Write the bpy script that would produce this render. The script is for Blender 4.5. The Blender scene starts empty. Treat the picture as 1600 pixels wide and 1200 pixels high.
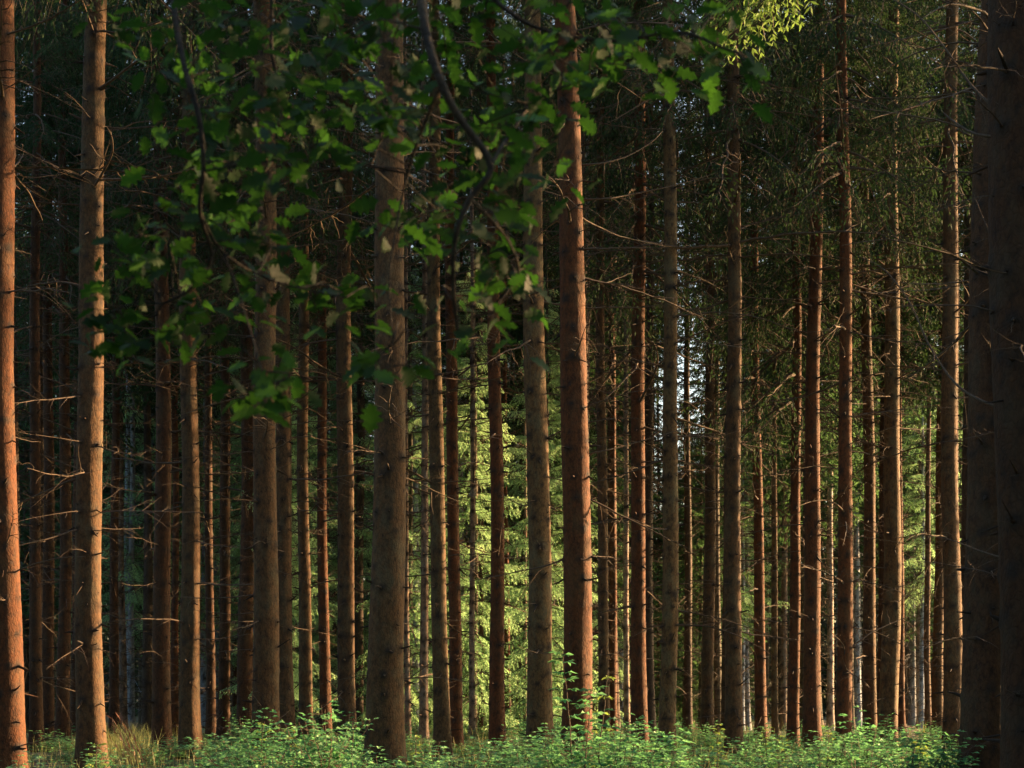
import bpy, math, random
import numpy as np

# ------------------------------------------------------------------ camera, world, sun, exposure
sc = bpy.context.scene
C = sc.collection
F = 60.0 / 36.0 * 1600.0          # focal length in photo pixels
HZ = 1090.0                       # horizon row of the photo
EYE = 1.3
cam_d = bpy.data.cameras.new('camera'); cam = bpy.data.objects.new('camera', cam_d); C.objects.link(cam)
cam.location = (0, 0, EYE); cam.rotation_euler = (math.radians(90), 0, 0)
cam_d.lens = 60; cam_d.sensor_width = 36; cam_d.shift_y = (HZ - 600) / 1600.0
cam_d.clip_start = 0.1; cam_d.clip_end = 1500
cam_d.dof.use_dof = True; cam_d.dof.focus_distance = 25; cam_d.dof.aperture_fstop = 4.2
sc.camera = cam

SUN_EL = 10.0
SD = np.array([.91, .42]); SD /= np.linalg.norm(SD)         # horizontal direction towards the sun
SN = np.array([-SD[1], SD[0]])                               # across the rays
az = math.atan2(SD[0], SD[1])                                # clockwise from +Y
w = bpy.data.worlds.new('World'); sc.world = w; w.use_nodes = True
nt = w.node_tree; nt.nodes.clear()
o_ = nt.nodes.new('ShaderNodeOutputWorld'); b_ = nt.nodes.new('ShaderNodeBackground'); s_ = nt.nodes.new('ShaderNodeTexSky')
s_.sky_type = 'NISHITA'; s_.sun_disc = False; s_.sun_elevation = math.radians(SUN_EL); s_.sun_rotation = az
s_.altitude = 200; s_.dust_density = 4.0; s_.air_density = 1.0; s_.ozone_density = 1.0
b_.inputs['Strength'].default_value = 0.105
nt.links.new(s_.outputs[0], b_.inputs[0]); nt.links.new(b_.outputs[0], o_.inputs[0])
sl = bpy.data.lights.new('sun', 'SUN'); so = bpy.data.objects.new('sun', sl); C.objects.link(so)
sl.energy = 5.0; sl.angle = math.radians(0.5); sl.color = (1.0, .60, .29)
e_ = math.radians(SUN_EL)
from mathutils import Vector, Matrix
so.rotation_euler = Vector((SD[0]*math.cos(e_), SD[1]*math.cos(e_), math.sin(e_))).to_track_quat('Z', 'Y').to_euler()
sc.view_settings.view_transform = 'Standard'; sc.view_settings.look = 'None'; sc.view_settings.exposure = 2.62; sc.view_settings.gamma = 1.0
sc.render.engine = 'CYCLES'
cy = sc.cycles
cy.max_bounces = 6; cy.diffuse_bounces = 3; cy.glossy_bounces = 2; cy.transmission_bounces = 4; cy.transparent_max_bounces = 4
cy.use_denoising = True; cy.sample_clamp_indirect = 4.0

rng = np.random.default_rng(7)
random.seed(7)

# ------------------------------------------------------------------ helpers
def at(px, py, d):
    return np.array([(px - 800) / F * d, d, EYE + (HZ - py) / F * d])

def link(o, parent=None):
    C.objects.link(o)
    if parent is not None: o.parent = parent
    return o

def empty(name, loc, label, cat, group=None, rz=0.0):
    o = bpy.data.objects.new(name, None); o.location = [float(v) for v in loc]; o.rotation_euler = (0, 0, rz)
    o.empty_display_size = .3; C.objects.link(o)
    if len(label.split()) > 16: label = label.split(' and the ')[0].replace('between', 'beside')
    label = ' '.join(label.split()[:16])
    o['label'] = label; o['category'] = cat
    if group: o['group'] = group
    return o

def qmesh(name, V, Q, mats, mi=None, rnd=None, smooth=True, attr=None):
    """mesh from vertices V (n,3) and quads Q (m,4)"""
    V = np.asarray(V, dtype=np.float32).reshape(-1, 3); Q = np.asarray(Q, dtype=np.int32).reshape(-1, 4)
    me = bpy.data.meshes.new(name)
    me.vertices.add(len(V)); me.vertices.foreach_set('co', V.ravel())
    me.loops.add(Q.size); me.loops.foreach_set('vertex_index', Q.ravel())
    me.polygons.add(len(Q))
    me.polygons.foreach_set('loop_start', np.arange(0, Q.size, 4, dtype=np.int32))
    me.polygons.foreach_set('loop_total', np.full(len(Q), 4, dtype=np.int32))
    for m in mats: me.materials.append(m)
    if mi is not None: me.polygons.foreach_set('material_index', np.asarray(mi, dtype=np.int32))
    if rnd is not None:
        a = me.attributes.new('rnd', 'FLOAT', 'FACE'); a.data.foreach_set('value', np.asarray(rnd, dtype=np.float32))
    if attr is not None:
        a = me.attributes.new('knot', 'FLOAT', 'POINT'); a.data.foreach_set('value', np.asarray(attr, dtype=np.float32))
    me.update(calc_edges=True)
    me.polygons.foreach_set('use_smooth', np.full(len(Q), bool(smooth)))
    return me

class Bag:
    """collects quads"""
    def __init__(s): s.V = []; s.Q = []; s.M = []; s.R = []; s.n = 0
    def add(s, V, Q, m=0, r=None):
        V = np.asarray(V, float).reshape(-1, 3); Q = np.asarray(Q, int).reshape(-1, 4)
        s.V.append(V); s.Q.append(Q + s.n); s.n += len(V)
        s.M.append(np.full(len(Q), m) if np.isscalar(m) else m)
        s.R.append(np.full(len(Q), rng.random()) if r is None else r)
    def arrays(s):
        return np.concatenate(s.V), np.concatenate(s.Q), np.concatenate(s.M), np.concatenate(s.R)
    def mesh(s, name, mats, smooth=True):
        V, Q, M, R = s.arrays()
        return qmesh(name, V, Q, mats, M, R, smooth)

def nrm(a): return a / (np.linalg.norm(a, axis=-1, keepdims=True) + 1e-9)

def tube(P, R, n=6):
    P = np.asarray(P, float); R = np.asarray(R, float); k = len(P)
    T = nrm(np.gradient(P, axis=0))
    up = np.array([0, 0, 1.0]) if abs(T[:, 2]).mean() < .8 else np.array([1.0, 0, 0])
    A = nrm(np.cross(T, up)); B = np.cross(T, A)
    th = np.arange(n) * 2 * np.pi / n
    V = P[:, None] + R[:, None, None] * (A[:, None] * np.cos(th)[None, :, None] + B[:, None] * np.sin(th)[None, :, None])
    i = np.arange(k - 1)[:, None] * n; j = np.arange(n)[None]; j2 = (j + 1) % n
    Q = np.stack([i + j, i + j2, i + n + j2, i + n + j], -1).reshape(-1, 4)
    return V.reshape(-1, 3), Q

def diamonds(P, D, L, W, flat=None):
    """leaf/shoot shaped quads: base P, direction D, length L, width W"""
    n = len(P); D = nrm(D)
    r = rng.normal(size=(n, 3)) if flat is None else np.array([0, 0, 1.0]) + rng.normal(size=(n, 3)) * flat
    S = nrm(np.cross(D, r)); L = np.broadcast_to(L, n)[:, None]; W = np.broadcast_to(W, n)[:, None]
    V = np.stack([P, P + D * L * .45 + S * W / 2, P + D * L, P + D * L * .45 - S * W / 2], 1)
    return V.reshape(-1, 3), np.arange(4 * n).reshape(-1, 4)

def smooth_path(pts, n):
    pts = np.asarray(pts, float); k = len(pts)
    t = np.linspace(0, k - 1, n); out = []
    for u in t:
        i = min(int(u), k - 2); f = u - i
        p0 = pts[max(i-1, 0)]; p1 = pts[i]; p2 = pts[i+1]; p3 = pts[min(i+2, k-1)]
        out.append(.5 * ((2*p1) + (-p0+p2)*f + (2*p0-5*p1+4*p2-p3)*f*f + (-p0+3*p1-3*p2+p3)*f**3))
    return np.array(out)

# ------------------------------------------------------------------ materials
def nodes(name):
    m = bpy.data.materials.new(name); m.use_nodes = True
    t = m.node_tree; t.nodes.clear()
    return m, t, t.nodes.new, t.links.new

def ramp(N, stops):
    r = N('ShaderNodeValToRGB'); e = r.color_ramp.elements
    while len(e) < len(stops): e.new(.5)
    for i, (p, c) in enumerate(stops): e[i].position = p; e[i].color = (*c, 1)
    return r

def mixc(N, K, a, b, f, mode='MIX'):
    m = N('ShaderNodeMix'); m.data_type = 'RGBA'; m.blend_type = mode
    if isinstance(f, (int, float)): m.inputs[0].default_value = f
    else: K(f, m.inputs[0])
    for s, v in ((m.inputs[6], a), (m.inputs[7], b)):
        if isinstance(v, tuple): s.default_value = (*v, 1)
        else: K(v, s)
    return m.outputs[2]

def bark(name, tint=True, base=(.104, .046, .019), dark=(.024, .0125, .007), lichen=(.088, .066, .040), fine=1.0, bump=.013):
    m, t, N, K = nodes(name)
    out = N('ShaderNodeOutputMaterial'); bs = N('ShaderNodeBsdfPrincipled'); K(bs.outputs[0], out.inputs[0])
    tc = N('ShaderNodeTexCoord'); mp = N('ShaderNodeMapping'); K(tc.outputs['Object'], mp.inputs[0]); mp.inputs['Scale'].default_value = (1, 1, .55)
    n1 = N('ShaderNodeTexNoise'); n1.inputs['Scale'].default_value = 19*fine; n1.inputs['Detail'].default_value = 5; n1.inputs['Roughness'].default_value = .68; K(mp.outputs[0], n1.inputs['Vector'])
    v1 = N('ShaderNodeTexVoronoi'); v1.feature = 'DISTANCE_TO_EDGE'; v1.inputs['Scale'].default_value = 26*fine; K(mp.outputs[0], v1.inputs['Vector'])
    n2 = N('ShaderNodeTexNoise'); n2.inputs['Scale'].default_value = 3.1; n2.inputs['Detail'].default_value = 6; n2.inputs['Roughness'].default_value = .7; K(mp.outputs[0], n2.inputs['Vector'])
    r1 = ramp(N, [(.30, dark), (.56, base)]); K(n1.outputs[0], r1.inputs[0])
    r2 = ramp(N, [(.47, (0, 0, 0)), (.62, (1, 1, 1))]); K(n2.outputs[0], r2.inputs[0])
    c = mixc(N, K, r1.outputs[0], lichen, r2.outputs[0])
    c2 = mixc(N, K, c, r1.outputs[0], .45)
    rv = ramp(N, [(0, (.45, .42, .40)), (.16, (1, 1, 1))]); K(v1.outputs['Distance'], rv.inputs[0])
    c3 = mixc(N, K, c2, rv.outputs[0], .45, 'MULTIPLY')
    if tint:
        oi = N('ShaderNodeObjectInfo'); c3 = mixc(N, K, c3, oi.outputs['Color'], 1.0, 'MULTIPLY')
        ka = N('ShaderNodeAttribute'); ka.attribute_name = 'knot'
        c3 = mixc(N, K, c3, (.022, .016, .012), ka.outputs['Fac'])
    K(c3, bs.inputs['Base Color']); bs.inputs['Roughness'].default_value = .85; bs.inputs['Specular IOR Level'].default_value = .25
    ad = N('ShaderNodeMath'); ad.operation = 'MULTIPLY_ADD'; K(rv.outputs[0], ad.inputs[0]); ad.inputs[1].default_value = .35; K(n1.outputs[0], ad.inputs[2])
    bp = N('ShaderNodeBump'); bp.inputs['Strength'].default_value = .9; bp.inputs['Distance'].default_value = bump; K(ad.outputs[0], bp.inputs['Height']); K(bp.outputs[0], bs.inputs['Normal'])
    return m

def leafmat(name, stops, trans, tfac, rough=.55, spec=.3, patch=.6):
    """colour ramp over the per-leaf random value plus patchy noise; thin leaves let light through"""
    m, t, N, K = nodes(name)
    out = N('ShaderNodeOutputMaterial'); bs = N('ShaderNodeBsdfPrincipled'); tr = N('ShaderNodeBsdfTranslucent'); mx = N('ShaderNodeMixShader')
    at_ = N('ShaderNodeAttribute'); at_.attribute_name = 'rnd'
    tc = N('ShaderNodeTexCoord'); nz = N('ShaderNodeTexNoise'); nz.inputs['Scale'].default_value = patch; nz.inputs['Detail'].default_value = 3; K(tc.outputs['Object'], nz.inputs['Vector'])
    a = N('ShaderNodeMath'); a.operation = 'MULTIPLY_ADD'; K(at_.outputs['Fac'], a.inputs[0]); a.inputs[1].default_value = .55
    b = N('ShaderNodeMath'); b.operation = 'MULTIPLY_ADD'; K(nz.outputs[0], b.inputs[0]); b.inputs[1].default_value = 1.2; b.inputs[2].default_value = -.38
    K(b.outputs[0], a.inputs[2])
    r = ramp(N, stops); K(a.outputs[0], r.inputs[0])
    K(r.outputs[0], bs.inputs['Base Color']); bs.inputs['Roughness'].default_value = rough; bs.inputs['Specular IOR Level'].default_value = spec
    tcx = mixc(N, K, r.outputs[0], trans, .6); K(tcx, tr.inputs['Color'])
    mx.inputs[0].default_value = tfac; K(bs.outputs[0], mx.inputs[1]); K(tr.outputs[0], mx.inputs[2]); K(mx.outputs[0], out.inputs[0])
    return m

M_bark = bark('spruce_bark')
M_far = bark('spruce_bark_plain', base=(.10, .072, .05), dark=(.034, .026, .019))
M_wood = bark('dead_wood', tint=False, base=(.10, .072, .05), dark=(.035, .026, .02), fine=2, bump=.003)
M_oakbark = bark('oak_bark', tint=False, base=(.022, .019, .015), dark=(.008, .007, .006), bump=.02)
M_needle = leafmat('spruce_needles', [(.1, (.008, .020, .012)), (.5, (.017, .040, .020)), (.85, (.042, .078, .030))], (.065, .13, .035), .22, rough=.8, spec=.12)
M_lit = leafmat('lit_spruce_needles', [(.12, (.03, .08, .035)), (.42, (.16, .33, .15)), (.72, (.52, .72, .38))], (.42, .68, .30), .55, rough=.8, spec=.15)  # light of the clearing put into the needle colour, with darker patches
M_tip = leafmat('sunlit_tip_needles', [(.1, (.05, .11, .03)), (.5, (.11, .20, .05)), (.9, (.22, .31, .09))], (.2, .34, .06), .35, rough=.8, spec=.15)  # sunshine on the bough put into its yellow-green colour
M_mid = leafmat('bluish_spruce_needles', [(.1, (.012, .035, .022)), (.5, (.035, .09, .045)), (.85, (.11, .19, .07))], (.14, .28, .08), .38, rough=.8, spec=.15)  # skylight on the middle rows put into the colour: bluer and lighter
M_under = leafmat('undergrowth_leaf', [(.14, (.014, .06, .03)), (.5, (.075, .25, .10)), (.88, (.36, .58, .28))], (.18, .46, .15), .45, patch=.9)
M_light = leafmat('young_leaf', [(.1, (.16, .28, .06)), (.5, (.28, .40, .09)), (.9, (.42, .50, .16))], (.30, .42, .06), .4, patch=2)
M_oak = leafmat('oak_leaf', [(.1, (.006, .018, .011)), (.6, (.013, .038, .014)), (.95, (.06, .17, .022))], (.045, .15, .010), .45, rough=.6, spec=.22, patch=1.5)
M_grass = leafmat('grass_blade', [(.1, (.10, .15, .04)), (.5, (.22, .25, .09)), (.9, (.38, .36, .18))], (.35, .38, .12), .35, patch=.5)
M_rust = leafmat('dry_stalk', [(.1, (.12, .05, .035)), (.9, (.28, .13, .08))], (.3, .12, .05), .2)

def ground_mat():
    m, t, N, K = nodes('forest_floor')
    out = N('ShaderNodeOutputMaterial'); bs = N('ShaderNodeBsdfPrincipled'); K(bs.outputs[0], out.inputs[0])
    tc = N('ShaderNodeTexCoord'); n1 = N('ShaderNodeTexNoise'); n1.inputs['Scale'].default_value = 9; n1.inputs['Detail'].default_value = 8; K(tc.outputs['Object'], n1.inputs['Vector'])
    n2 = N('ShaderNodeTexNoise'); n2.inputs['Scale'].default_value = .25; n2.inputs['Detail'].default_value = 3; K(tc.outputs['Object'], n2.inputs['Vector'])
    r1 = ramp(N, [(.3, (.035, .024, .016)), (.7, (.13, .085, .05))]); K(n1.outputs[0], r1.inputs[0])
    r2 = ramp(N, [(.4, (0, 0, 0)), (.6, (1, 1, 1))]); K(n2.outputs[0], r2.inputs[0])
    c = mixc(N, K, r1.outputs[0], (.05, .075, .025), r2.outputs[0]); K(c, bs.inputs['Base Color']); bs.inputs['Roughness'].default_value = .95
    bp = N('ShaderNodeBump'); bp.inputs['Distance'].default_value = .05; K(n1.outputs[0], bp.inputs['Height']); K(bp.outputs[0], bs.inputs['Normal'])
    return m

# ------------------------------------------------------------------ ground
def gz(x, y):
    return .07*np.sin(x*.31+1.3)*np.cos(y*.27) + .05*np.sin(x*.83+y*.57)
gx = np.concatenate([np.linspace(-600, -45, 16), np.linspace(-40, 40, 110), np.linspace(45, 600, 16)])
gy = np.concatenate([np.linspace(-300, -12, 10), np.linspace(-8, 90, 130), np.linspace(100, 900, 16)])
X, Y = np.meshgrid(gx, gy); V = np.stack([X, Y, gz(X, Y)], -1).reshape(-1, 3)
nx = len(gx); i = np.arange(len(gy)-1)[:, None]*nx; j = np.arange(nx-1)[None]
Q = np.stack([i+j, i+j+1, i+nx+j+1, i+nx+j], -1).reshape(-1, 4)
g = bpy.data.objects.new('ground', qmesh('ground', V, Q, [ground_mat()])); C.objects.link(g); g['kind'] = 'structure'; g['label'] = 'brown forest floor of soil and litter'

# ------------------------------------------------------------------ spruce trunk
def trunk_mesh(seed, dia, H, lean, dist, whorl0=.6, bare=0):
    """lean = (dx, dy) per metre; knots and stubs in whorls"""
    r = np.random.default_rng(seed)
    n = 30 if dist < 32 else (20 if dist < 50 else 12)
    dz = .06 if dist < 32 else (.10 if dist < 50 else .18)
    zv = np.concatenate([np.arange(-.3, 14, dz), np.linspace(14, H, 26)])
    t = np.clip(zv / H, 0, .995)
    R = dia/2 * 1.045 * (1-t)**.6 * (1 + .46*np.exp(-np.maximum(zv, 0)/.38) + .06*np.exp(-zv/1.1))
    ph = r.random(8)*6.3
    bow = dia * .12
    cx = lean[0]*zv + bow*np.sin(zv*.33+ph[0]) + bow*.35*np.sin(zv*.9+ph[1])
    cyy = lean[1]*zv + bow*np.sin(zv*.29+ph[2])
    cx -= bow*np.sin(ph[0]) + bow*.35*np.sin(ph[1]); cyy -= bow*np.sin(ph[2])
    th = np.arange(n)*2*np.pi/n
    TH, Z = np.meshgrid(th, zv)
    RR = R[:, None]*(1 + .025*np.sin(2*TH+Z*.7+ph[3]) + .018*np.sin(3*TH-Z*1.1+ph[4]) + .015*np.sin(5*TH+ph[5]+Z*2.3))
    RR *= 1 + .16*np.exp(-np.maximum(Z, 0)/.25)*np.sin(5*TH+ph[6])
    RR += r.normal(size=RR.shape)*dia*.004
    knot = np.zeros_like(RR)
    knots = []
    z = whorl0 + r.random()*.3
    while z < 13:
        k = r.integers(3, 7); a0 = r.random()*6.3
        for q in range(k):
            knots.append((z + r.normal()*.035, a0 + q*6.283/k + r.normal()*.3, .020 + r.random()*.030))
        if r.random() < .9:
            for q in range(r.integers(1, 5)): knots.append((z + r.random()*.4, r.random()*6.3, .010+r.random()*.014))
        z += .28 + r.random()*.26
    for kz, ka, ks in knots:
        i0 = np.searchsorted(zv, kz-.25); i1 = np.searchsorted(zv, kz+.25)
        if i1 <= i0: continue
        da = (TH[i0:i1]-ka+np.pi) % (2*np.pi) - np.pi
        dd = np.sqrt((da*R[i0:i1, None])**2 + ((Z[i0:i1]-kz)*1.25)**2)
        g_ = np.exp(-(dd/(ks*1.35))**2)
        RR[i0:i1] += g_*ks*.45
        knot[i0:i1] = np.maximum(knot[i0:i1], np.clip(g_*2.2, 0, 1)*.97)
    Vx = np.stack([cx[:, None]+RR*np.cos(TH), cyy[:, None]+RR*np.sin(TH), Z], -1).reshape(-1, 3)
    m = len(zv); i = np.arange(m-1)[:, None]*n; j = np.arange(n)[None]; j2 = (j+1) % n
    Qd = np.stack([i+j, i+j2, i+n+j2, i+n+j], -1).reshape(-1, 4)
    VV = [Vx]; QQ = [Qd]; KK = [knot.ravel()]; nv = len(Vx)
    fx = lambda zz: np.array([np.interp(zz, zv, cx), np.interp(zz, zv, cyy)])
    fr = lambda zz: np.interp(zz, zv, R)
    for kz, ka, ks in knots:
        if ks < .016 or r.random() < .15: continue
        c = fx(kz); rr = fr(kz); d = np.array([math.cos(ka), math.sin(ka), r.normal()*.35-.1])
        p0 = np.array([c[0]+math.cos(ka)*rr*.9, c[1]+math.sin(ka)*rr*.9, kz]); L = .03+r.random()**2*.24
        tv, tq = tube([p0, p0+d*L*.6, p0+d*L+[0, 0, r.normal()*.01]], [ks*.5, ks*.36, ks*.12], 5)
        VV.append(tv); QQ.append(tq+nv); nv += len(tv); KK.append(np.full(len(tv), .55 + .45*(r.random() < .5)))
    return (np.concatenate(VV), np.concatenate(QQ), np.concatenate(KK)), fx, fr, knots

# ------------------------------------------------------------------ dead branches (unit things copied onto the trunks)
def dead_branch_mesh(seed):
    r = np.random.default_rng(100+seed); b = Bag()
    L = 1.0; n = 12; t = np.linspace(0, 1, n)
    style = [0, 1, 2, 2, 4][seed % 5]
    up = [(.35, -.55), (-.25, .30), (.05, -.25), (.55, -.30), (-.45, .1)][style]
    z = up[0]*t*.6 + up[1]*t*t*.8 + np.cumsum(r.normal(size=n))*.007
    y = np.cumsum(np.cumsum(r.normal(size=n)))*.004
    P = np.stack([t*L, y, z], 1)
    b.add(*tube(P, .0085*(1-t)**.7+.0015, 5))
    for q in range(r.integers(6, 13)):
        u = .15+.8*r.random(); i = int(u*(n-1)); p = P[i]; s = 1 if r.random() < .5 else -1
        l = (.12+.38*r.random())*(1.15-u); tt = np.linspace(0, 1, 6)[:, None]
        d = nrm(np.array([.6+.5*r.random(), s*(.5+.7*r.random()), r.normal()*.35])); sag = np.array([0, 0, r.normal()*.35-.12])
        pp = p + d*l*tt + sag*l*tt**2 + r.normal(size=(6, 3))*.004
        b.add(*tube(pp, (.0042*(1-tt[:, 0])+.001), 3))
        if r.random() < .6:
            k = 3; d2 = nrm(d+r.normal(size=3)*.7); pp2 = pp[k]+d2*l*.45*tt[:4]
            b.add(*tube(pp2, np.linspace(.0025, .0009, 4), 3))
    return b.mesh('dead_branch', [M_wood])
DB = [dead_branch_mesh(k) for k in range(20)]

# ------------------------------------------------------------------ living boughs and crowns
def bough(L=2.4, step=.09, dens=1.0, sl=.10, hang=.9, bare=0.0):
    """returns needle quads V, wood bag arrays; x outwards"""
    n = 14; t = np.linspace(0, 1, n)
    P = np.stack([L*t, np.cumsum(rng.normal(size=n))*.01*L, L*(.10*t-.42*t**2+.22*t**3)], 1)
    wood = Bag(); wood.add(*tube(P, .018*(1-t)+.004, 4))
    PP, DD = [], []
    for u in np.arange(.12+bare*.4, 1.0, step/L):
        for s in (-1, 1):
            l = (.18+.34*L*min(1, (1-u)*1.6+.12)*.55)*rng.uniform(.6, 1.25)
            p = np.array([np.interp(u, t, P[:, k]) for k in range(3)])
            d = nrm(np.array([.75, s*.8, -.05])); k = max(3, int(l/.055)); v = np.linspace(.08, 1, k)[:, None]
            drop = np.array([0, 0, -hang*rng.uniform(.5, 1.3)])
            q = p + d*l*v*(1-.25*v) + drop*l*v**1.6*.75
            wood.add(*diamonds(p[None], (q[-1]-p)[None], np.linalg.norm(q[-1]-p), .010))
            tan = nrm(d*(1-.5*v)+drop*v*.9)
            for s2 in (-1, 1, 0):
                m = rng.random(k) < dens*(.85 if s2 else .5)
                sid = nrm(np.cross(tan, np.array([0, 0, 1.0])+rng.normal(size=3)*.3))
                dd = tan*.8 + sid*s2*.75 + rng.normal(size=(k, 3))*.16 + np.array([0, 0, -.18])
                PP.append(q[m]); DD.append(dd[m])
    PP = np.concatenate(PP); DD = np.concatenate(DD)
    V, Q = diamonds(PP, DD, sl*rng.uniform(.6, 1.25, len(PP)), sl*.30)
    return V, wood.arrays()

TB_dense = [bough(2.4, .10, .8) for _ in range(4)]
TB_sparse = [bough(2.2, .15, .45, hang=1.3, bare=.5) for _ in range(3)]
TB_light = [bough(2.4, .19, .8, sl=.17, hang=.6) for _ in range(4)]
TB_lightsp = [bough(2.4, .26, .5, sl=.18, hang=1.2, bare=.5) for _ in range(3)]

def crown(name, H, Rm, step, dense, sparse, needle, low=.0, sparse_h=3.0, up=.1, k=5, wide=.8):
    b = Bag(); z = 0.0; a = 0.0
    while z < H:
        f = z/H
        for q in range(k if f < .85 else k-2):
            sp = z < sparse_h*rng.uniform(.5, 1.3)
            V, (wV, wQ, wM, wR) = (sparse if sp else dense)[rng.integers(3)]
            L = Rm*(1-f)**wide*rng.uniform(.65, 1.15) + .2
            s = L/2.4; sz = .5+.5*s
            th = a+q*6.283/k+rng.normal()*.25; pt = -(.32-.75*f)+rng.normal()*.12 - up*0
            cz, sz_ = math.cos(th), math.sin(th); cp, sp_ = math.cos(pt), math.sin(pt)
            Rz = np.array([[cz, -sz_, 0], [sz_, cz, 0], [0, 0, 1]]); Ry = np.array([[cp, 0, -sp_], [0, 1, 0], [sp_, 0, cp]])
            Mx = (Rz@Ry)*np.array([s, s, sz])[None]
            off = np.array([0, 0, z+rng.normal()*.08])
            v = V@Mx.T+off
            b.add(v, np.arange(len(v)).reshape(-1, 4), 0, np.repeat(rng.random(), len(v)//4)*.5+rng.random(len(v)//4)*.5)
            b.add(wV@Mx.T+off, wQ, 1)
        a += 1.1; z += step*(1.25-.6*f)*rng.uniform(.8, 1.2)
    return b.mesh(name, [needle, M_wood], smooth=False)

CROWN_A = [crown('crown', 13, 2.5, .42, TB_dense, TB_sparse, M_needle) for _ in range(3)]
CROWN_B = [crown('crown', 14, 2.9, .52, TB_light, TB_lightsp, M_needle, sparse_h=3) for _ in range(3)]
CROWN_F = [crown('crown', 15, 2.3, .52, TB_dense, TB_dense, M_lit, sparse_h=0, wide=.7) for _ in range(2)]
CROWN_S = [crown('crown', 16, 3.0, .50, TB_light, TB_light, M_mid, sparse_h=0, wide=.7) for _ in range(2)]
print('crown quads', [len(m.polygons) for m in CROWN_A+CROWN_B+CROWN_F+CROWN_S])

TONE = {'brown': (.98, 1.14, 1.08, 1), 'red': (1.08, .84, .62, 1), 'olive': (1.15, 1.48, 1.4, 1), 'grey': (2.2, 3.3, 5.2, 1), 'pale': (3.2, 5.2, 9.0, 1), 'dark': (.7, .68, .66, 1), 'shade': (.6, .62, .62, 1)}  # tints: grey and pale put skylight into the bark, red some sunlight, shade darkness

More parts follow.
